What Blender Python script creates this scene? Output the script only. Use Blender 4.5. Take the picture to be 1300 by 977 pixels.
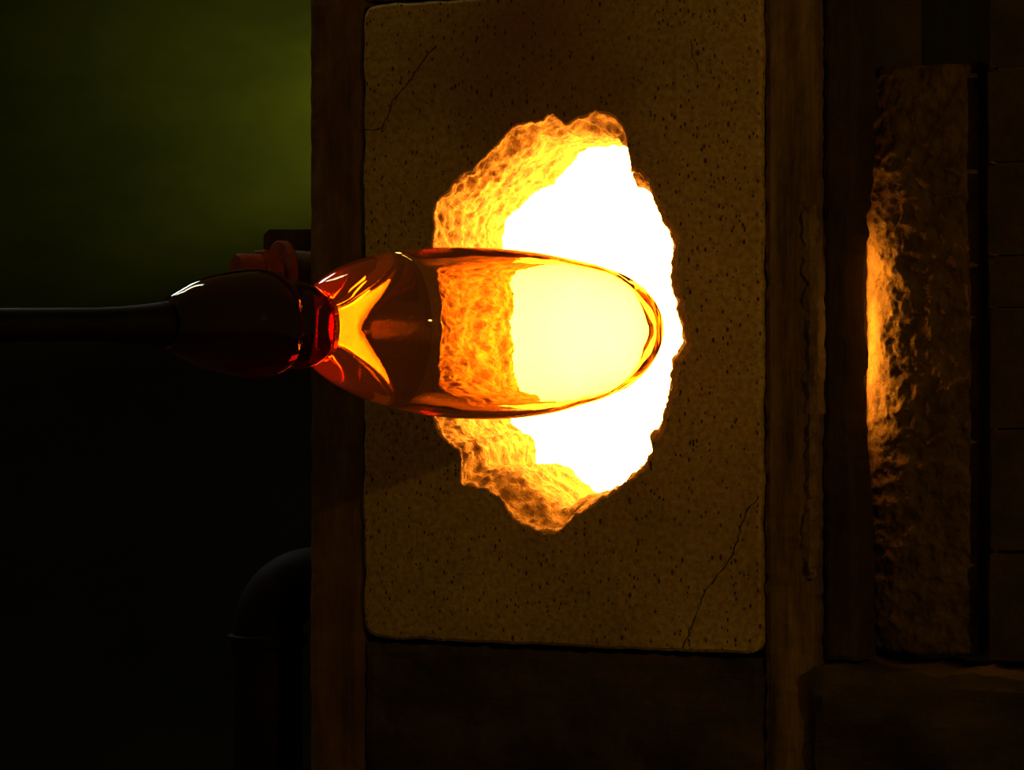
import bpy, bmesh, math, random
from mathutils import Vector, Matrix, noise
from mathutils.geometry import tessellate_polygon

random.seed(7)
S = bpy.context.scene
C = S.collection
for o in list(bpy.data.objects):
    bpy.data.objects.remove(o)

# ------------------------------------------------------------------ camera
CAMZ = 1.35
FPX = 3500.0                       # focal length in pixels of the 1300 px wide frame
cd = bpy.data.cameras.new('camera')
cd.sensor_width = 36.0
cd.lens = 36.0 * FPX / 1300.0
cd.clip_start = 0.05
cam = bpy.data.objects.new('camera', cd)
C.objects.link(cam)
cam.location = (0, 0, CAMZ)
cam.rotation_euler = (math.pi / 2, 0, 0)
S.camera = cam

# ------------------------------------------------------------------ world, lamps, exposure
w = bpy.data.worlds.new('workshop_dusk')
S.world = w
w.use_nodes = True
w.node_tree.nodes['Background'].inputs['Color'].default_value = (1.0, 0.66, 0.13, 1)
w.node_tree.nodes['Background'].inputs['Strength'].default_value = 0.050


def area_light(name, loc, target, size, size_y, power, color):
    d = bpy.data.lights.new(name, 'AREA')
    d.shape = 'RECTANGLE'
    d.size, d.size_y, d.energy, d.color = size, size_y, power, color
    o = bpy.data.objects.new(name, d)
    C.objects.link(o)
    o.location = loc
    o.rotation_euler = (Vector(target) - Vector(loc)).to_track_quat('-Z', 'Y').to_euler()
    return o


# high cool window behind on the left, a hanging tube lamp before it, an added unseen fill light off to the right for the slab's orange glow
area_light('window_light', (-1.15, 4.3, 2.65), (-0.2, 2.5, 1.4), 0.55, 0.30, 6.0, (0.70, 0.90, 1.0))
area_light('hanging_tube_light', (-0.75, 3.2, 2.55), (-0.15, 2.5, 1.4), 0.10, 0.55, 2.2, (1.0, 0.88, 0.50))
wl = bpy.data.lights.new('slab_fill_light', 'POINT')
wl.energy, wl.color, wl.shadow_soft_size = 10.0, (1.0, 0.52, 0.05), 0.012
wo = bpy.data.objects.new('slab_fill_light', wl)
C.objects.link(wo)
wo.location = (0.85, 1.40, 1.68)
# fluorescent lamp behind the furnace that washes the far wall
sd = bpy.data.lights.new('back_room_lamp', 'SPOT')
sd.energy, sd.color = 36.0, (0.80, 0.85, 0.06)
sd.spot_size, sd.spot_blend, sd.shadow_soft_size = math.radians(62), 1.0, 0.05
so = bpy.data.objects.new('back_room_lamp', sd)
C.objects.link(so)
so.location = (0.05, 5.02, 1.90)
so.rotation_euler = (Vector((-0.46, 5.4, 1.90)) - so.location).to_track_quat('-Z', 'Y').to_euler()

vs = S.view_settings
S.display_settings.display_device = 'sRGB'
vs.view_transform = 'Standard'
vs.look = 'None'
vs.gamma = 1.0
vs.exposure = 0.0
vs.use_curve_mapping = False
S.cycles.max_bounces = 20
S.cycles.transmission_bounces = 18
S.cycles.glossy_bounces = 8
S.cycles.caustics_refractive = True
S.cycles.caustics_reflective = True
S.cycles.sample_clamp_indirect = 0.0

# ------------------------------------------------------------------ the furnace's own axes
TH = math.radians(25)


def px(x, y, Y):
    return Vector(((x - 650) / FPX * Y, Y, CAMZ + (488.5 - y) / FPX * Y))


ORI = px(706, 412, 2.8)
UD = Vector((math.cos(TH), -math.sin(TH), 0))
ND = Vector((math.sin(TH), math.cos(TH), 0))


def wall(x, y, d=0.0):
    """(u, w) on the plane d metres behind the slab's face"""
    c = Vector((0, 0, CAMZ))
    r = Vector(((x - 650) / FPX, 1, (488.5 - y) / FPX))
    t = (d - (c - ORI).dot(ND)) / r.dot(ND)
    p = c + r * t - ORI
    return p.dot(UD), p.z


def U(x, d=0.0):
    return wall(x, 488.5, d)[0]


FLOORW = -ORI.z                     # the floor in furnace coordinates


# ------------------------------------------------------------------ materials
def mat(name):
    m = bpy.data.materials.new(name)
    m.use_nodes = True
    nt = m.node_tree
    nt.nodes.clear()
    out = nt.nodes.new('ShaderNodeOutputMaterial')
    return m, nt, out


def N(nt, typ, **kw):
    n = nt.nodes.new(typ)
    for k, v in kw.items():
        if k in n.inputs:
            n.inputs[k].default_value = v
        else:
            setattr(n, k, v)
    return n


def ramp(nt, src, stops):
    r = nt.nodes.new('ShaderNodeValToRGB')
    e = r.color_ramp.elements
    while len(e) < len(stops):
        e.new(0.5)
    for el, (p, c) in zip(e, stops):
        el.position = p
        el.color = c if len(c) == 4 else (*c, 1)
    nt.links.new(src, r.inputs[0])
    return r.outputs[0]


def mixc(nt, fac, a, b, blend='MIX'):
    m = nt.nodes.new('ShaderNodeMix')
    m.data_type = 'RGBA'
    m.blend_type = blend
    for sock, v in ((m.inputs[0], fac), (m.inputs[6], a), (m.inputs[7], b)):
        if hasattr(v, 'is_output'):
            nt.links.new(v, sock)
        elif isinstance(v, (int, float)):
            sock.default_value = v
        else:
            sock.default_value = (*v, 1)
    return m.outputs[2]


def coords(nt, scale=(1, 1, 1)):
    t = nt.nodes.new('ShaderNodeTexCoord')
    mp = nt.nodes.new('ShaderNodeMapping')
    mp.inputs['Scale'].default_value = scale
    nt.links.new(t.outputs['Object'], mp.inputs[0])
    return mp.outputs[0]


def noise_tex(nt, vec, scale, detail=4, rough=0.6):
    n = N(nt, 'ShaderNodeTexNoise', Scale=scale, Detail=detail, Roughness=rough)
    nt.links.new(vec, n.inputs['Vector'])
    return n.outputs['Fac']


def surface(nt, out, col, rough, height=None, strength=0.4, dist=0.004, spec=0.3, metal=0.0):
    b = nt.nodes.new('ShaderNodeBsdfPrincipled')
    if hasattr(col, 'is_output'):
        nt.links.new(col, b.inputs['Base Color'])
    else:
        b.inputs['Base Color'].default_value = (*col, 1)
    b.inputs['Roughness'].default_value = rough
    b.inputs['Specular IOR Level'].default_value = spec
    b.inputs['Metallic'].default_value = metal
    if height is not None:
        bp = N(nt, 'ShaderNodeBump', Strength=strength, Distance=dist)
        nt.links.new(height, bp.inputs['Height'])
        nt.links.new(bp.outputs[0], b.inputs['Normal'])
    nt.links.new(b.outputs[0], out.inputs[0])
    return b


def m_slab():
    m, nt, out = mat('castable_refractory')
    v = coords(nt)
    big = noise_tex(nt, v, 5, 5, 0.6)
    base = ramp(nt, big, [(0.28, (0.23, 0.15, 0.055)), (0.5, (0.36, 0.25, 0.085)), (0.75, (0.47, 0.35, 0.12))])
    fine = noise_tex(nt, v, 160, 3, 0.7)
    base = mixc(nt, 0.8, base, ramp(nt, fine, [(0.3, (0.40, 0.37, 0.34)), (0.62, (1.05, 1.05, 1.05))]), 'MULTIPLY')
    # old heat stain, reddish, ragged, over the upper middle of the slab
    so_ = N(nt, 'ShaderNodeVectorMath', operation='DISTANCE')
    nt.links.new(coords(nt, (1.0, 0.0, 0.7)), so_.inputs[0])
    so_.inputs[1].default_value = (-0.02, 0.0, 0.7 * (0.30 - FLOORW))
    st = nt.nodes.new('ShaderNodeMath')
    st.operation = 'MULTIPLY_ADD'
    nt.links.new(noise_tex(nt, v, 9, 4, 0.6), st.inputs[0])
    st.inputs[1].default_value = 0.22
    nt.links.new(so_.outputs['Value'], st.inputs[2])
    base = mixc(nt, ramp(nt, st.outputs[0], [(0.14, (0.75, 0.75, 0.75)), (0.30, (0, 0, 0))]), base, (0.17, 0.075, 0.03))
    # pits: stretched voronoi dots kept only where a patchy noise allows them
    vs_ = coords(nt, (1.3, 1.0, 0.75))
    pits = None
    for sc, thr in ((95, 0.15), (170, 0.20)):
        vo = N(nt, 'ShaderNodeTexVoronoi', Scale=sc)
        vo.inputs['Randomness'].default_value = 1.0
        nt.links.new(vs_, vo.inputs['Vector'])
        rnd = nt.nodes.new('ShaderNodeSeparateColor')
        nt.links.new(vo.outputs['Color'], rnd.inputs[0])
        keep = nt.nodes.new('ShaderNodeMath')
        keep.operation = 'MULTIPLY'
        nt.links.new(rnd.outputs[0], keep.inputs[0])
        keep.inputs[1].default_value = thr * 1.6
        lt = nt.nodes.new('ShaderNodeMath')
        lt.operation = 'SUBTRACT'
        nt.links.new(keep.outputs[0], lt.inputs[0])
        nt.links.new(vo.outputs['Distance'], lt.inputs[1])
        mm = nt.nodes.new('ShaderNodeMapRange')
        mm.inputs['From Min'].default_value = 0.0
        mm.inputs['From Max'].default_value = 0.07
        nt.links.new(lt.outputs[0], mm.inputs[0])
        if pits is None:
            pits = mm.outputs[0]
        else:
            mx = nt.nodes.new('ShaderNodeMath')
            mx.operation = 'MAXIMUM'
            nt.links.new(pits, mx.inputs[0])
            nt.links.new(mm.outputs[0], mx.inputs[1])
            pits = mx.outputs[0]
    col = mixc(nt, pits, base, (0.07, 0.035, 0.018))
    inv = nt.nodes.new('ShaderNodeMath')
    inv.operation = 'SUBTRACT'
    inv.inputs[0].default_value = 1.0
    nt.links.new(pits, inv.inputs[1])
    surface(nt, out, col, 0.9, inv.outputs[0], 0.5, 0.002, 0.15)
    return m


def m_rough(name, c1, c2, scale=18, bump=0.6, dist=0.006, stretch=(1, 1, 1), rough=0.85, spec=0.2):
    m, nt, out = mat(name)
    v = coords(nt, stretch)
    a = noise_tex(nt, v, scale, 6, 0.65)
    col = ramp(nt, a, [(0.32, c1), (0.68, c2)])
    h = noise_tex(nt, v, scale * 6, 5, 0.7)
    surface(nt, out, col, rough, h, bump, dist, spec)
    return m


def m_emit(name, col, strength):
    m, nt, out = mat(name)
    e = N(nt, 'ShaderNodeEmission', Strength=strength)
    e.inputs['Color'].default_value = (*col, 1)
    nt.links.new(e.outputs[0], out.inputs[0])
    return m


def m_glass(name, absorb, density, emit=None, estr=0.0, ior=1.42):
    m, nt, out = mat(name)
    g = nt.nodes.new('ShaderNodeBsdfGlass')
    g.inputs['Roughness'].default_value = 0.0
    g.inputs['IOR'].default_value = ior
    g.inputs['Color'].default_value = (1, 1, 1, 1)
    # soft drawn-out ripples along the blown wall
    v = coords(nt, (1.2, 9, 9))
    bp = N(nt, 'ShaderNodeBump', Strength=0.055, Distance=0.004)
    nt.links.new(noise_tex(nt, v, 4, 2, 0.4), bp.inputs['Height'])
    nt.links.new(bp.outputs[0], g.inputs['Normal'])
    nt.links.new(g.outputs[0], out.inputs[0])
    ab = N(nt, 'ShaderNodeVolumeAbsorption', Density=density)
    ab.inputs['Color'].default_value = (*absorb, 1)
    if emit:
        em = N(nt, 'ShaderNodeEmission', Strength=estr)
        em.inputs['Color'].default_value = (*emit, 1)
        ad = nt.nodes.new('ShaderNodeAddShader')
        nt.links.new(ab.outputs[0], ad.inputs[0])
        nt.links.new(em.outputs[0], ad.inputs[1])
        nt.links.new(ad.outputs[0], out.inputs['Volume'])
    else:
        nt.links.new(ab.outputs[0], out.inputs['Volume'])
    return m


M = {}
M['slab'] = m_slab()
M['frame'] = m_rough('sooty_steel', (0.055, 0.028, 0.013), (0.15, 0.08, 0.034), 22, 0.35, 0.003, (3, 1, 0.6), 0.8)
M['crusted'] = m_rough('mortar_crusted_steel', (0.035, 0.02, 0.01), (0.19, 0.12, 0.045), 11, 0.5, 0.004, (4.5, 1, 0.45), 0.9)
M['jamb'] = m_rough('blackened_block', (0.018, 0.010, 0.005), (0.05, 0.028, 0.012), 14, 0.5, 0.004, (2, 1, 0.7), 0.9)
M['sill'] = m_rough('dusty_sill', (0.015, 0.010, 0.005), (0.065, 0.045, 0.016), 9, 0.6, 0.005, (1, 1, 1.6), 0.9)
M['rough'] = m_rough('rough_firebrick', (0.04, 0.021, 0.008), (0.13, 0.082, 0.03), 30, 0.8, 0.004, (1, 1, 1), 0.95)
M['brick'] = m_rough('dark_brick', (0.018, 0.011, 0.006), (0.055, 0.037, 0.015), 20, 0.6, 0.004, (1, 1, 1), 0.9)
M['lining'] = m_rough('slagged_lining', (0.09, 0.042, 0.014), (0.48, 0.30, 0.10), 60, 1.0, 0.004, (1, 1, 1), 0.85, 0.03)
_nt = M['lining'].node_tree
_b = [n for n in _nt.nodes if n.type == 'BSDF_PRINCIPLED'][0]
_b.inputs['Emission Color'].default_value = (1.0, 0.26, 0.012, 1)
_b.inputs['Emission Strength'].default_value = 0.045  # even glow of the hot lining, added to suggest the orange halo at the rim
M['pale_crust'] = m_rough('pale_mortar_crust', (0.06, 0.036, 0.014), (0.22, 0.145, 0.05), 26, 0.8, 0.004, (2, 1, 0.8), 0.95)
M['crack'] = m_rough('crack_shadow', (0.02, 0.012, 0.006), (0.04, 0.024, 0.012), 40)
M['casing'] = m_rough('casing_steel', (0.03, 0.02, 0.012), (0.07, 0.045, 0.025), 10)
M['fire'] = m_emit('furnace_fire', (1.0, 0.39, 0.05), 58.0)
M['ember'] = m_emit('ember_hot_brick', (1.0, 0.36, 0.03), 70.0)
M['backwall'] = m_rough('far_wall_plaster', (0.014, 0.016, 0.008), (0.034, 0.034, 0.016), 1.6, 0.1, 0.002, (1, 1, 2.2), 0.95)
M['floor'] = m_rough('workshop_floor', (0.05, 0.045, 0.04), (0.12, 0.10, 0.085), 5)
M['bolt'] = m_rough('hot_rusty_iron', (0.13, 0.022, 0.005), (0.24, 0.045, 0.010), 30, 0.3, 0.002, (1, 1, 1), 0.8, 0.05)
M['duct'] = m_rough('dull_duct_metal', (0.008, 0.005, 0.003), (0.016, 0.010, 0.006), 12, 0.2, 0.002, (1, 1, 1), 0.7, 0.04)
M['pipe'] = m_rough('blackened_pipe_steel', (0.004, 0.003, 0.003), (0.009, 0.008, 0.006), 30, 0.2, 0.001, (0.2, 1, 1), 0.6, 0.06)
M['bubble'] = m_glass('hot_amber_glass', (1.0, 0.69, 0.0), 108.0, (1.0, 0.26, 0.015), 0.8)
M['collar'] = m_glass('dark_ruby_glass', (0.70, 0.06, 0.0), 120.0, (1.0, 0.08, 0.01), 0.10)


# ------------------------------------------------------------------ object helpers
def link_mesh(name, verts, faces, material, parent=None, smooth=False, origin=(0, 0, 0)):
    ox, oy, oz = origin
    me = bpy.data.meshes.new(name)
    me.from_pydata([(v[0] - ox, v[1] - oy, v[2] - oz) for v in verts], [], faces)
    bm = bmesh.new()
    bm.from_mesh(me)
    bmesh.ops.recalc_face_normals(bm, faces=bm.faces)
    bm.to_mesh(me)
    bm.free()
    me.update()
    me.materials.append(material)
    if smooth:
        for p in me.polygons:
            p.use_smooth = True
    o = bpy.data.objects.new(name, me)
    C.objects.link(o)
    if parent is not None:
        o.parent = parent
    return o


def tag(o, label, cat, group=None, kind=None):
    o['label'] = label
    o['category'] = cat
    if group:
        o['group'] = group
    if kind:
        o['kind'] = kind
    return o


class Thing:
    """an Empty at the thing's base, in the furnace's own axes; parts are given in furnace coordinates (u, d, w)"""

    def __init__(self, name, label, cat, base, group=None):
        self.base = base
        e = bpy.data.objects.new(name, None)
        e.empty_display_size = 0.05
        C.objects.link(e)
        e.location = ORI + UD * base[0] + ND * base[1] + Vector((0, 0, base[2]))
        e.rotation_euler = (0, 0, -TH)
        tag(e, label, cat, group)
        self.e = e

    def part(self, name, verts, faces, material, smooth=False, parent=None):
        return link_mesh(name, verts, faces, material, parent or self.e, smooth, self.base)


def nz(p, s, octv=4):
    return noise.fractal(Vector(p) * s, 1.0, 2.0, octv, noise_basis='PERLIN_ORIGINAL')


def block(u0, u1, d0, d1, w0, w1, cell=0.012, amp=0.0015, scale=40, edge=0.003, right_edge=None, seed=0.0, back=True):
    """an upright block with a rough, finely divided front, worn corners and plain sides"""
    nu = max(2, int((u1 - u0) / cell))
    nw = max(2, int((w1 - w0) / cell))
    V, F = [], []
    for j in range(nw + 1):
        for i in range(nu + 1):
            u = u0 + (u1 - u0) * i / nu
            ww = w0 + (w1 - w0) * j / nw
            p = (u + seed, 0.37 * seed, ww)
            d = d0 + amp * nz(p, scale)
            e = min(u - u0, u1 - u, ww - w0, w1 - ww)
            if e < edge * 1.01:
                d += edge * 0.8
            uu, vv = u, ww
            if i in (0, nu):
                uu += amp * 1.2 * nz((3.1 + seed, i, ww), scale * 1.4)
            if j in (0, nw):
                vv += amp * 1.2 * nz((u, j, 5.7 + seed), scale * 1.4)
            if right_edge and i == nu:
                uu += right_edge(ww)
            elif right_edge:
                k = max(0.0, (i / nu - 0.6) / 0.4)
                uu += right_edge(ww) * k
            V.append((uu, d, vv))
    W = nu + 1
    for j in range(nw):
        for i in range(nu):
            F.append((j * W + i, j * W + i + 1, (j + 1) * W + i + 1, (j + 1) * W + i))
    rim = [i for i in range(W)] + [j * W + nu for j in range(1, nw + 1)] + \
          [nw * W + i for i in range(nu - 1, -1, -1)] + [j * W for j in range(nw - 1, 0, -1)]
    n0 = len(V)
    for r in rim:
        V.append((V[r][0], d1, V[r][2]))
    L = len(rim)
    for k in range(L):
        F.append((rim[k], rim[(k + 1) % L], n0 + (k + 1) % L, n0 + k))
    F.append(tuple(n0 + k for k in range(L)))
    return V, F


def ring_faces(a, b, n):
    return [(a + k, a + (k + 1) % n, b + (k + 1) % n, b + k) for k in range(n)]


# ------------------------------------------------------------------ the room
def plain_box(name, lo, hi, material):
    x0, y0, z0 = lo
    x1, y1, z1 = hi
    V = [(x0, y0, z0), (x1, y0, z0), (x1, y1, z0), (x0, y1, z0), (x0, y0, z1), (x1, y0, z1), (x1, y1, z1), (x0, y1, z1)]
    F = [(0, 1, 2, 3), (4, 5, 6, 7), (0, 1, 5, 4), (1, 2, 6, 5), (2, 3, 7, 6), (3, 0, 4, 7)]
    return link_mesh(name, V, F, material)


fl = plain_box('floor', (-3.5, -0.8, -0.1), (3.5, 5.6, 0.0), M['floor'])
fl['label'] = 'dark workshop floor under the furnace'
fl['category'] = 'floor'
fl['kind'] = 'structure'
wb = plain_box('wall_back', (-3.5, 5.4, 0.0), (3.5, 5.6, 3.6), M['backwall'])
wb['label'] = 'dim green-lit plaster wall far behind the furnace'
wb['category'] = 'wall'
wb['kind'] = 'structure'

# ------------------------------------------------------------------ furnace door: pale slab with the jagged hole
OUT = [(550, 290), (553, 264), (566, 248), (580, 232), (590, 220), (612, 203), (625, 190), (640, 177), (652, 163), (668, 156),
       (690, 156), (702, 149), (718, 155), (735, 149), (757, 147), (775, 150), (789, 162), (795, 186), (800, 213), (810, 222),
       (820, 235), (826, 251), (832, 266), (843, 280), (850, 293), (852, 320), (852, 345), (857, 380), (858, 400), (864, 413),
       (866, 435), (861, 447), (853, 456), (852, 475), (848, 497), (845, 522), (833, 545), (824, 556), (826, 569), (818, 588),
       (808, 596), (800, 606), (785, 613), (770, 629), (750, 640), (730, 652), (713, 664), (706, 673), (690, 678), (675, 668),
       (650, 650), (635, 631), (620, 616), (605, 613), (588, 610), (587, 598), (588, 580), (583, 566), (570, 561), (557, 545),
       (553, 528), (554, 500), (552, 470), (549, 440), (551, 412), (548, 398), (553, 370), (553, 340), (550, 315)]
uw = [wall(x, y) for x, y in OUT]
pol = sorted(((math.atan2(b, a), math.hypot(a, b)) for a, b in uw))
NR = 960


def rad(phi):
    n = len(pol)
    for k in range(n):
        a0, r0 = pol[k]
        a1, r1 = pol[(k + 1) % n]
        if k == n - 1:
            a1 += 2 * math.pi
        for q in (phi, phi + 2 * math.pi):
            if a0 <= q <= a1:
                t = (q - a0) / (a1 - a0 + 1e-9)
                return r0 + (r1 - r0) * t
    return pol[0][1]


def bump_at(phi, c, wdt):
    d = (phi - c + math.pi) % (2 * math.pi) - math.pi
    return math.exp(-(d / wdt) ** 2)


PH = [-math.pi + 2 * math.pi * (k + 0.5) / NR for k in range(NR)]
R0 = [rad(p) for p in PH]
THICK = 0.165


def chip(p):
    """how far the broken bevel of the rim reaches inwards, m"""
    return (0.003 + 0.016 * bump_at(p, 1.22, 0.28) + 0.010 * bump_at(p, 1.9, 0.45)
            + 0.024 * bump_at(p, -1.75, 0.36) + 0.004 * bump_at(p, -0.9, 0.35) + 0.006 * bump_at(p, -2.3, 0.4))


def rnd_rim(p):
    return 0.0025 + 0.012 * bump_at(p, 0.0, 0.95)


tun = []          # rings from the face into the chamber
depths = [0.0, 0.0008, 0.0018, 0.003] + [0.003 + (THICK - 0.003) * (k / 60) ** 1.25 for k in range(1, 61)]
for di, d in enumerate(depths):
    ring = []
    for k, p in enumerate(PH):
        cu, cw = math.cos(p), math.sin(p)
        rho = rnd_rim(p)
        r = R0[k] - 0.36 * (rho - 0.0025) * max(0.0, cu)
        if d < rho:
            r += rho * (1 - math.sqrt(max(0.0, 1 - (1 - d / rho) ** 2)))
        s = min(1.0, d / 0.04)
        r -= chip(p) * s * s * (3 - 2 * s)
        q = Vector((r * cu, d * 1.0, r * cw))
        a1 = noise.fractal(q * 48, 1.0, 2.0, 3)
        cell = noise.voronoi(q * 95 + Vector((2, 5, 1)))[0][0]          # crumbs
        cel2 = noise.voronoi(q * 210 + Vector((7, 1, 3)))[0][0]
        cav = max(0.0, noise.noise(q * 62 + Vector((3, 8, 6))) - 0.12)    # broken-out cavities near the face
        left = 0.35 + 0.65 * bump_at(p, math.pi, 1.75)
        g0 = min(1.0, d / 0.004)
        fr = math.exp(-((d - 0.018) / 0.030) ** 2)
        r += left * g0 * (0.0045 * a1 + 0.0065 * (cell - 0.45) * (0.45 + 0.55 * fr) + 0.003 * (cel2 - 0.45) + 0.016 * cav * fr)
        r += 0.0042 * noise.fractal(Vector((R0[k] * cu * 42, R0[k] * cw * 42, 1.7)), 0.8, 2.0, 5) * max(0.0, 1 - d / 0.03)
        dd = d + (0.003 * left * noise.fractal(q * 80 + Vector((1, 7, 3)), 1.0, 2.0, 3) if 0.003 < d < 0.15 else 0)
        ring.append((r * cu, dd, r * cw))
    tun.append(ring)

door = Thing('glass_furnace', 'glassmaking furnace, pale speckled front slab in a dark frame, jagged white-hot hole',
             'furnace', (0.0, 0.3, FLOORW))

# slab face: outer edge polygon with chipped outline and round corners
SU0, SU1 = U(461), U(966)
SW0a = wall(461, 810)[1]
SW1 = wall(480, 6)[1]
SW0 = (SW0a + wall(960, 829)[1]) / 2


def outer_loop(u0, u1, w0, w1, rc, step, jag, seed):
    pts = []
    cs = [(u1 - rc, w0 + rc, -math.pi / 2), (u1 - rc, w1 - rc, 0), (u0 + rc, w1 - rc, math.pi / 2), (u0 + rc, w0 + rc, math.pi)]
    raw = []
    for cu, cw, a in cs:
        for k in range(6):
            t = a + math.pi / 2 * k / 5
            raw.append((cu + rc * math.cos(t), cw + rc * math.sin(t)))
    for k in range(len(raw)):
        a, b = raw[k], raw[(k + 1) % len(raw)]
        L = math.dist(a, b)
        m_ = max(1, int(L / step))
        for q in range(m_):
            t = q / m_
            pts.append((a[0] + (b[0] - a[0]) * t, a[1] + (b[1] - a[1]) * t))
    res = []
    for a, b in pts:
        j = jag * noise.fractal(Vector((a, b, seed)) * 30, 1.0, 2.0, 4)
        res.append((a + j * (1 if abs(a - u0) < rc or abs(a - u1) < rc else 0.2), b + j * 0.9))
    return res


ol = outer_loop(SU0, SU1, SW0, SW1, 0.014, 0.006, 0.0022, 1.3)
n_ol = len(ol)
V, F = [], []
V += tun[0]
i_out = len(V)
inset = 0.003
cu0, cw0 = (SU0 + SU1) / 2, (SW0 + SW1) / 2
V += [(a + (inset if a < cu0 else -inset), 0.0, b + (inset if b < cw0 else -inset)) for a, b in ol]
tri = tessellate_polygon([[Vector((v[0], v[2], 0)) for v in V[i_out:i_out + n_ol]], [Vector((v[0], v[2], 0)) for v in V[:NR]]])
# tessellate_polygon numbers the loops in the order given
order = list(range(i_out, i_out + n_ol)) + list(range(NR))
for t in tri:
    F.append(tuple(order[i] for i in t))
i_e = len(V)
V += [(a, 0.003, b) for a, b in ol]
i_b = len(V)
V += [(a, 0.10, b) for a, b in ol]
F += ring_faces(i_out, i_e, n_ol) + ring_faces(i_e, i_b, n_ol)
slab = door.part('slab', V, F, M['slab'])

V, F = [], []
for r in tun:
    V += r
for k in range(len(tun) - 1):
    F += ring_faces(k * NR, (k + 1) * NR, NR)
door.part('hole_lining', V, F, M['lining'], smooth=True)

# cracks across the slab
def crack(pts, width, seed):
    P = []
    rs = random.Random(seed)
    for k in range(len(pts) - 1):
        a, b = Vector(wall(*pts[k])), Vector(wall(*pts[k + 1]))
        m_ = max(2, int((b - a).length / 0.004))
        for q in range(m_):
            P.append(a.lerp(b, q / m_))
    P.append(Vector(wall(*pts[-1])))
    J = [p + Vector((rs.uniform(-1, 1), rs.uniform(-1, 1))) * 0.0012 for p in P]
    V, F = [], []
    for k, p in enumerate(J):
        t = (J[min(k + 1, len(J) - 1)] - J[max(k - 1, 0)]).normalized()
        nn = Vector((-t.y, t.x))
        wd = width * rs.uniform(0.35, 1.0)
        for s in (-1, 1):
            V.append((p.x + nn.x * wd * s, -0.0004, p.y + nn.y * wd * s))
            V.append((p.x + nn.x * wd * s, 0.002, p.y + nn.y * wd * s))
    for k in range(len(J) - 1):
        a, b = 4 * k, 4 * k + 4
        F += [(a, b, b + 2, a + 2), (a, b, b + 1, a + 1), (a + 2, b + 2, b + 3, a + 3)]
    door.part('crack', V, F, M['crack'], parent=slab)


crack([(964, 631), (950, 645), (943, 660), (938, 680), (930, 705), (915, 725), (895, 750), (884, 780), (872, 810), (866, 822)], 0.0007, 1)
crack([(553, 60), (543, 68), (535, 80), (515, 110), (498, 128), (492, 150), (482, 164), (470, 166), (461, 165)], 0.0007, 2)
crack([(878, 50), (880, 72), (887, 90)], 0.0004, 3)

# steel frame round the slab
FD = 0.004
G = 0.002
fl0, fl1 = U(394, FD), SU0 - G
WB, WT = wall(650, 1010)[1], wall(650, -60)[1]
V, F = block(fl0, fl1, FD, 0.12, WB, WT, 0.010, 0.0012, 40, 0.002, seed=1.0)
door.part('frame_stile', V, F, M['frame'])
fr0, fr1 = SU1 + G, U(1036, 0.002)
V, F = block(fr0, fr1, 0.006, 0.12, WB, WT, 0.006, 0.0022, 70, 0.004, seed=2.0)
door.part('frame_stile', V, F, M['crusted'])
V, F = block(SU0 + 0.001, SU1 - 0.001, 0.006, 0.09, SW1 + G + 0.003, WT, 0.010, 0.0015, 40, 0.002, seed=3.0)
door.part('frame_rail', V, F, M['frame'])
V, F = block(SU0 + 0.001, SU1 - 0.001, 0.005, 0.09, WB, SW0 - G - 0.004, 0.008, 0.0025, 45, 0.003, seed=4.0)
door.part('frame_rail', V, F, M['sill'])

V, F = block(U(1021), U(1034), 0.0005, 0.009, wall(1028, 735)[1], wall(1028, 255)[1], 0.0035, 0.0045, 60, 0.004, seed=21.0)
door.part('mortar_ridge', V, F, M['pale_crust'])

# ------------------------------------------------------------------ furnace body: casing and white-hot chamber behind the slab
body = door
cu_0, cu_1, cd_1, cw_0, cw_1 = -0.33, 0.30, 0.62, -0.40, 0.40
last = [(v[0] * 1.004, THICK + 0.001, v[2] * 1.004) for v in tun[-1]]
V, F = list(last), []
# rectangle ring with the same number of points
rect = []
for p in PH:
    c, s = math.cos(p), math.sin(p)
    k = min((cu_1 if c > 0 else -cu_0) / max(abs(c), 1e-6), cw_1 / max(abs(s), 1e-6))
    rect.append((c * k, s * k))
b0 = len(V)
V += [(a, THICK + 0.001, b) for a, b in rect]
b1 = len(V)
V += [(a, cd_1, b) for a, b in rect]
F += ring_faces(0, b0, NR) + ring_faces(b0, b1, NR)
F.append(tuple(range(b1, b1 + NR)))
body.part('fire_chamber', V, F, M['fire'])
# outer shell: front plate with the opening, sides, back
a0, a1 = -0.355, 0.33
V, F = [(v[0] * 1.008, THICK - 0.003, v[2] * 1.008) for v in tun[-1]], []
rect = []
for p in PH:
    c, s_ = math.cos(p), math.sin(p)
    k = min((a1 if c > 0 else -a0) / max(abs(c), 1e-6), (0.75 if s_ > 0 else -FLOORW) / max(abs(s_), 1e-6))
    rect.append((c * k, s_ * k))
for a_, b_ in ((a0, FLOORW), (a1, FLOORW), (a1, 0.75), (a0, 0.75)):     # true corners
    k = min(range(NR), key=lambda q: math.dist(rect[q], (a_, b_)))
    rect[k] = (a_, b_)
V += [(a_, THICK - 0.003, b_) for a_, b_ in rect] + [(a_, 0.70, b_) for a_, b_ in rect]
F += ring_faces(0, NR, NR) + ring_faces(NR, 2 * NR, NR)
F.append(tuple(range(2 * NR, 3 * NR)))
body.part('casing', V, F, M['casing'])

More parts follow.
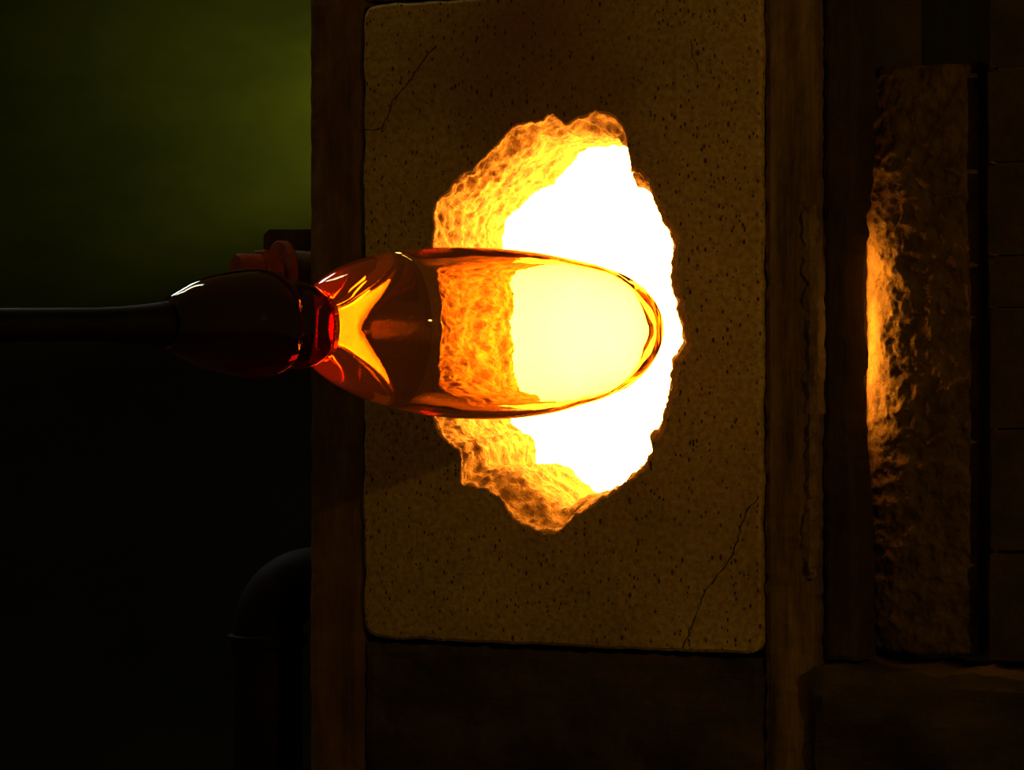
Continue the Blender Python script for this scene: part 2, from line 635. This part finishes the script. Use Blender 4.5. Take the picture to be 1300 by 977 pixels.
# ------------------------------------------------------------------ sill under the door and the base down to the floor
sw1 = wall(1180, 846, 0.0)[1]
base = door
V, F = block(U(1040, 0.01), U(1420, 0.01), -0.012, 0.15, FLOORW + 0.15, sw1 - 0.007, 0.012, 0.005, 25, 0.004, seed=6.0)
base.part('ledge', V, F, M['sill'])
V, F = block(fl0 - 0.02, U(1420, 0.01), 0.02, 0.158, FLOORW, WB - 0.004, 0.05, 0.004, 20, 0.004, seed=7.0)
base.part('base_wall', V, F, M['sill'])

# ------------------------------------------------------------------ dark jamb with an eroded edge
JU1 = U(1104, 0.074)
JE = [(-200, 8), (60, 8), (200, 6), (245, 3), (262, 1), (275, -3), (300, -1), (318, -6), (345, -9), (380, -8), (420, -6), (447, -3), (455, -2),
      (480, -5), (510, -4), (545, -3), (580, 0), (620, 3), (700, 6), (1100, 8)]


def jamb_edge(ww):
    y = 488.5 - (ww + ORI.z - CAMZ) / 0.00078
    for (y0, x0), (y1, x1) in zip(JE, JE[1:]):
        if y0 <= y <= y1:
            v = x0 + (x1 - x0) * (y - y0) / (y1 - y0)
            break
    else:
        v = 7
    j = 0.0022 * noise.fractal(Vector((0.3, ww, 2.0)) * 60, 1.0, 2.0, 4) * (1.0 if 250 < y < 560 else 0.3)
    return v * 0.00085 + j


jamb = Thing('furnace_jamb', 'blackened upright block with an eroded edge, left of the narrow glowing gap', 'furnace block',
             (U(1070, 0.02), 0.04, sw1))
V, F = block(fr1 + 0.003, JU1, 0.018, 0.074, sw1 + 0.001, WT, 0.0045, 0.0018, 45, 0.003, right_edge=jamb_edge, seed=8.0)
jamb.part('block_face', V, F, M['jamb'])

# ------------------------------------------------------------------ rough refractory block right of the gap
RD = 0.092
rb = Thing('rough_block', 'coarse pitted refractory block, glowing orange along its edge beside the narrow gap', 'furnace block',
           (U(1175, RD), RD, sw1))
RR = 0.055
ru_t = U(1150, RD)
ru0, ru1 = ru_t - 0.0545, U(1240, RD)
rw1 = wall(1175, 84, RD)[1]
nu, nw = 110, 330
V, F = [], []
for j in range(nw + 1):
    for i in range(nu + 1):
        u = ru0 + (ru1 - ru0) * i / nu
        ww = sw1 + 0.002 + (rw1 - sw1) * j / nw
        p = Vector((u, 0.0, ww))
        d = RD + 0.0034 * noise.fractal(p * 75, 1.0, 2.0, 4) + 0.0018 * noise.fractal(p * 22 + Vector((4, 4, 4)), 1.0, 2.0, 2)
        x = ru_t - u                                   # rounded, fire-worn left flank
        if x > 0:
            d += RR - math.sqrt(max(RR * RR - x * x, 0.0))
        e = min((ru1 - u), (ww - sw1), (rw1 - ww + 0.002))
        if e < 0.006:
            d += 0.006 * (1 - max(e, 0) / 0.006)
        V.append((u, d, ww + (0.004 * noise.noise(Vector((u * 40, 0, 3))) if j == nw else 0)))
W_ = nu + 1
for j in range(nw):
    for i in range(nu):
        F.append((j * W_ + i, j * W_ + i + 1, (j + 1) * W_ + i + 1, (j + 1) * W_ + i))
rim = [i for i in range(W_)] + [j * W_ + nu for j in range(1, nw + 1)] + [nw * W_ + i for i in range(nu - 1, -1, -1)] + [j * W_ for j in range(nw - 1, 0, -1)]
n0 = len(V)
for r in rim:
    V.append((V[r][0], 0.155, V[r][2]))
F += [(rim[k], rim[(k + 1) % len(rim)], n0 + (k + 1) % len(rim), n0 + k) for k in range(len(rim))]
F.append(tuple(range(n0, n0 + len(rim))))
rb.part('block_face', V, F, M['rough'], smooth=True)

# fire port that feeds the gap: an ember-hot brick edge deep behind the jamb
eu = ru0 - 0.010
V, F = [], []
for k in range(41):
    t = k / 40
    y = 318 + (530 - 318) * t
    ww = wall(1085, y, 0.09)[1]
    hw = math.sin(math.pi * min(1, max(0, 0.06 + 0.88 * t)))
    V += [(eu + 0.004 * hw, 0.087, ww), (eu + 0.006 * hw, 0.094, ww), (eu, 0.112, ww), (eu - 0.012, 0.112, ww), (eu - 0.012, 0.087, ww)]
for k in range(40):
    for q in range(5):
        F.append((5 * k + q, 5 * k + (q + 1) % 5, 5 * k + 5 + (q + 1) % 5, 5 * k + 5 + q))
F += [(0, 1, 2, 3, 4), (200, 201, 202, 203, 204)]
body.part('ember_port', V, F, M['ember'])

# ------------------------------------------------------------------ brick pier at the right border
pier = Thing('brick_pier', 'dark brick pier at the far right, its courses barely visible', 'brick pier',
             (U(1310, 0.06), 0.06, sw1))
pu0, pu1 = U(1257, 0.06), U(1400, 0.06)
ys = [838, 700, 545, 391, 326, 208, 88, -70]
first = None
for k in range(len(ys) - 1):
    wa = wall(1257, ys[k], 0.06)[1]
    wb_ = wall(1257, ys[k + 1], 0.06)[1]
    if k == 0:
        wa = sw1 + 0.001
    off = random.uniform(-0.002, 0.003)
    V, F = block(pu0 + off, pu1, 0.058 + random.uniform(-0.002, 0.002), 0.15, wa + 0.002, wb_ - 0.002, 0.02, 0.0015, 50, 0.003, seed=10 + k)
    pier.part('brick', V, F, M['brick'])
V, F = block(pu0 + 0.006, pu1 - 0.005, 0.066, 0.148, sw1 + 0.001, WT, 0.2, 0.0, 1, 0.0)
pier.part('mortar_core', V, F, M['casing'])


# ------------------------------------------------------------------ lathe helper, world coordinates
def frame_from(axis):
    a = Vector(axis).normalized()
    up = Vector((0, 0, 1))
    s = a.cross(up).normalized()
    return a, s, s.cross(a)


def lathe(c0, axis, prof, seg=48, cap0=True, cap1=True):
    """prof: (distance along axis, radius[, dz])"""
    a, s, t = frame_from(axis)
    V, F = [], []
    for pr in prof:
        x, r = pr[0], pr[1]
        dz = pr[2] if len(pr) > 2 else 0
        for k in range(seg):
            f = 2 * math.pi * k / seg
            p = Vector(c0) + a * x + s * (r * math.cos(f)) + t * (r * math.sin(f)) + Vector((0, 0, dz))
            V.append(tuple(p))
    for j in range(len(prof) - 1):
        F += ring_faces(j * seg, (j + 1) * seg, seg)
    if cap0:
        F.append(tuple(range(seg)))
    if cap1:
        F.append(tuple(range((len(prof) - 1) * seg, len(prof) * seg)))
    return V, F


def empty_at(name, loc, label, cat):
    e = bpy.data.objects.new(name, None)
    e.empty_display_size = 0.05
    e.location = loc
    C.objects.link(e)
    return tag(e, label, cat)


# ------------------------------------------------------------------ bolted fitting on the furnace's left flank
fy = 2.98
bp_ = px(362, 347, fy)
fit = empty_at('bolted_fitting', bp_, 'rusty iron bolt, nut and washer on a dark bracket, above the dark glass collar', 'bolt fitting')
ax = Vector((-0.86, -0.50, 0)).normalized()
K = fy / FPX


def fpart(name, start, prof, seg, sm=True, parent=fit):
    V, F = lathe(Vector(bp_) + ax * start, ax, prof, seg)
    return link_mesh(name, V, F, M['bolt'], parent, sm, bp_)


def sharp(o):
    md = o.modifiers.new('edges', 'EDGE_SPLIT')
    md.split_angle = math.radians(35)


sharp(fpart('washer', 0.000, [(0, 40 * K), (0.001, 41.5 * K), (0.008, 41.5 * K), (0.009, 40 * K)], 48))
sharp(fpart('nut', 0.0135, [(0, 31 * K), (0.002, 33 * K), (0.016, 33 * K), (0.018, 31 * K)], 6))
sharp(fpart('bolt_shank', 0.009, [(0, 24 * K), (0.046, 24 * K), (0.049, 21.5 * K)], 32))
V, F = [], []
b0_ = px(336, 292, fy + 0.05)
b1_ = px(394, 420, fy + 0.05)
x0, x1, z0, z1 = b0_.x, b1_.x + 0.006, b1_.z, b0_.z
y0, y1 = fy + 0.036, fy + 0.09
pr = [(x0, z0), (x0, z1 - 0.006), (x0 + 0.006, z1), (x1, z1), (x1, z0)]
V = [(a, y0, b) for a, b in pr] + [(a, y1, b) for a, b in pr]
F = [tuple(range(5)), tuple(range(5, 10))] + [(k, (k + 1) % 5, 5 + (k + 1) % 5, 5 + k) for k in range(5)]
link_mesh('bracket', V, F, M['frame'], fit, False, bp_)
V, F = lathe(Vector(bp_) - ax * 0.050, ax, [(0, 28 * K), (0.050, 30 * K)], 32)
sharp(link_mesh('boss', V, F, M['frame'], fit, True, bp_))

# ------------------------------------------------------------------ duct elbow low on the left
dy = 3.02
Kd = dy / FPX
dc = px(402, 800, dy)                 # centre of the bend
rb_, rd_ = 62 * Kd, 44 * Kd
el = empty_at('duct_elbow', (dc.x - rb_, dy, 0.0), 'dull dark metal duct bending down beside the furnace, low on the left', 'duct')
V, F = [], []
path = [(dc.x + 0.004, dc.z + rb_, 0)]
for k in range(17):
    a = math.pi / 2 + math.pi / 2 * k / 16
    path.append((dc.x + rb_ * math.cos(a), dc.z + rb_ * math.sin(a), a - math.pi / 2))
path.append((dc.x - rb_, 0.0, math.pi / 2))
for (x, z, a) in path:
    nx, nzz = -math.sin(a), math.cos(a)
    for k in range(36):
        f = 2 * math.pi * k / 36
        V.append((x + nx * rd_ * math.cos(f), dy + rd_ * math.sin(f), z + nzz * rd_ * math.cos(f)))
for j in range(len(path) - 1):
    F += ring_faces(j * 36, (j + 1) * 36, 36)
F += [tuple(range(36)), tuple(range((len(path) - 1) * 36, len(path) * 36))]
link_mesh('bend', V, F, M['duct'], el, True, tuple(el.location))
for zz in (dc.z - 0.004, ):
    V, F = lathe((dc.x - rb_, dy, zz - 0.012), (0, 0.0001, 1), [(0, rd_ + 0.004), (0.001, rd_ + 0.006), (0.011, rd_ + 0.006), (0.012, rd_ + 0.004)], 36)
    sharp(link_mesh('band', V, F, M['duct'], el, True, tuple(el.location)))

# ------------------------------------------------------------------ blowpipe with the glass
GY = 2.44
TILT = math.radians(34)              # the pipe leads away from the camera towards the hole
KG = GY / FPX
gbase = px(420, 416, GY)


def along(x, c):
    """point of the pipe's line that shows at pixel (x, c)"""
    k = (x - 650) / FPX
    t = (k * gbase.y - gbase.x) / (math.cos(TILT) - k * math.sin(TILT))
    Y = gbase.y + t * math.sin(TILT)
    return px(x, c, Y)

gl = empty_at('glass_on_blowpipe', gbase, 'long glowing amber glass bubble on a dark blowpipe, held before the white-hot hole', 'blown glass')


def interp(pts, xs, k=1):
    """Catmull-Rom through (x, value)"""
    out = []
    for x in xs:
        for i in range(len(pts) - 1):
            if pts[i][0] <= x <= pts[i + 1][0] + 1e-9:
                p0 = pts[max(i - 1, 0)]
                p1, p2 = pts[i], pts[i + 1]
                p3 = pts[min(i + 2, len(pts) - 1)]
                h = p2[0] - p1[0]
                t = (x - p1[0]) / h
                m1 = (p2[k] - p0[k]) / (p2[0] - p0[0]) * h if p2[0] != p0[0] else 0
                m2 = (p3[k] - p1[k]) / (p3[0] - p1[0]) * h if p3[0] != p1[0] else 0
                t2, t3 = t * t, t * t * t
                out.append((2 * t3 - 3 * t2 + 1) * p1[k] + (t3 - 2 * t2 + t) * m1 + (-2 * t3 + 3 * t2) * p2[k] + (t3 - t2) * m2)
                break
    return out


CEN = [(100, 413), (230, 411), (340, 411), (400, 414), (443, 415), (510, 419), (560, 421.5), (620, 423.5), (690, 424), (740, 422.5), (790, 421), (815, 419), (845, 418)]


def param_curve(pts, n):
    """smooth curve through (x, r) points by chord length"""
    L = [0.0]
    for a, b in zip(pts, pts[1:]):
        L.append(L[-1] + math.dist(a, b))
    xs = [(l, p[0]) for l, p in zip(L, pts)]
    rs = [(l, p[1]) for l, p in zip(L, pts)]
    ts = [L[-1] * k / n for k in range(n + 1)]
    return list(zip(interp(xs, ts), interp(rs, ts)))


def spin(prof, seg, name, material, flip_from=None):
    """profile in pixels (x, r) -> surface of revolution round the pipe's line"""
    V, F = [], []
    cz = interp(CEN, [min(max(p[0], 100), 845) for p in prof])
    rows = []
    for (x, r), c in zip(prof, cz):
        P = along(x, c)
        if r < 0.05:
            rows.append([len(V)])
            V.append(tuple(P))
        else:
            ids = []
            for k in range(seg):
                f = 2 * math.pi * k / seg
                ids.append(len(V))
                rr = r * P.y / FPX
                V.append((P.x - rr * math.cos(f) * math.sin(TILT), P.y + rr * math.cos(f) * math.cos(TILT), P.z + rr * math.sin(f)))
            rows.append(ids)
    for A, B in zip(rows, rows[1:]):
        for k in range(seg):
            q = (k + 1) % seg
            if len(A) == 1 and len(B) == 1:
                continue
            if len(A) == 1:
                F.append((A[0], B[q], B[k]))
            elif len(B) == 1:
                F.append((A[k], A[q], B[0]))
            else:
                F.append((A[k], A[q], B[q], B[k]))
    o = link_mesh(name, V, F, material, gl, True, gbase)
    if flip_from is not None:               # the cavity is an island of its own: its skin faces inwards
        bm = bmesh.new()
        bm.from_mesh(o.data)
        bm.verts.ensure_lookup_table()
        cut = rows[flip_from][0]
        bmesh.ops.reverse_faces(bm, faces=[f for f in bm.faces if min(v.index for v in f.verts) >= cut])
        bm.to_mesh(o.data)
        bm.free()
    return o


outer = param_curve([(403, 48), (409, 57), (417, 64), (430, 73), (445, 81), (470, 91), (510, 101), (555, 107), (600, 109), (645, 107.5), (690, 102),
                     (733, 93), (761, 84.5), (784, 74), (804, 58), (820.5, 37), (828.5, 19), (831, 0)], 150)
inner = param_curve([(424, 0), (425, 12), (430, 22), (446, 35), (465, 51), (486, 71), (500, 84.3), (508, 88.3), (528, 91.8), (560, 95), (600, 97.5), (645, 97), (690, 93),
                     (731, 85), (758, 77.5), (780, 67), (799, 52), (813.5, 33), (821, 16.5), (823, 0)], 150)
# solid of revolution: from the collar's nose out along the skin, back along the cavity
nose = [(421.5, 0), (420.5, 22), (417, 36), (411, 44)]
prof = nose + outer
spin(prof + list(reversed(inner)), 128, 'glass_bubble', M['bubble'], flip_from=len(prof))

coll = param_curve([(214, 30), (218, 36), (232, 45), (246, 53), (261, 59), (276, 63), (305, 68), (325, 69.5), (340, 67.5), (350, 63.5), (358, 59), (368, 57),
                    (382, 55.5), (395, 51), (404, 46.5), (411, 42), (416.5, 34), (419.5, 22), (420.5, 0)], 110)
spin([(213, 0)] + coll, 96, 'glass_collar', M['collar'])
pp = [(-420, 0), (-420, 19), (-415, 21), (120, 22), (150, 23), (180, 25), (200, 27.5), (211, 29), (212.4, 27), (212.4, 0)]
V, F = [], []
pipe = spin(pp, 48, 'blowpipe', M['pipe'])
# the pipe's hot iron nose inside the collar
spin([(214.5, 0), (214.5, 26), (225, 30), (260, 33), (330, 33), (352, 30), (356, 24), (356, 0)], 48, 'pipe_nose', M['pipe'])
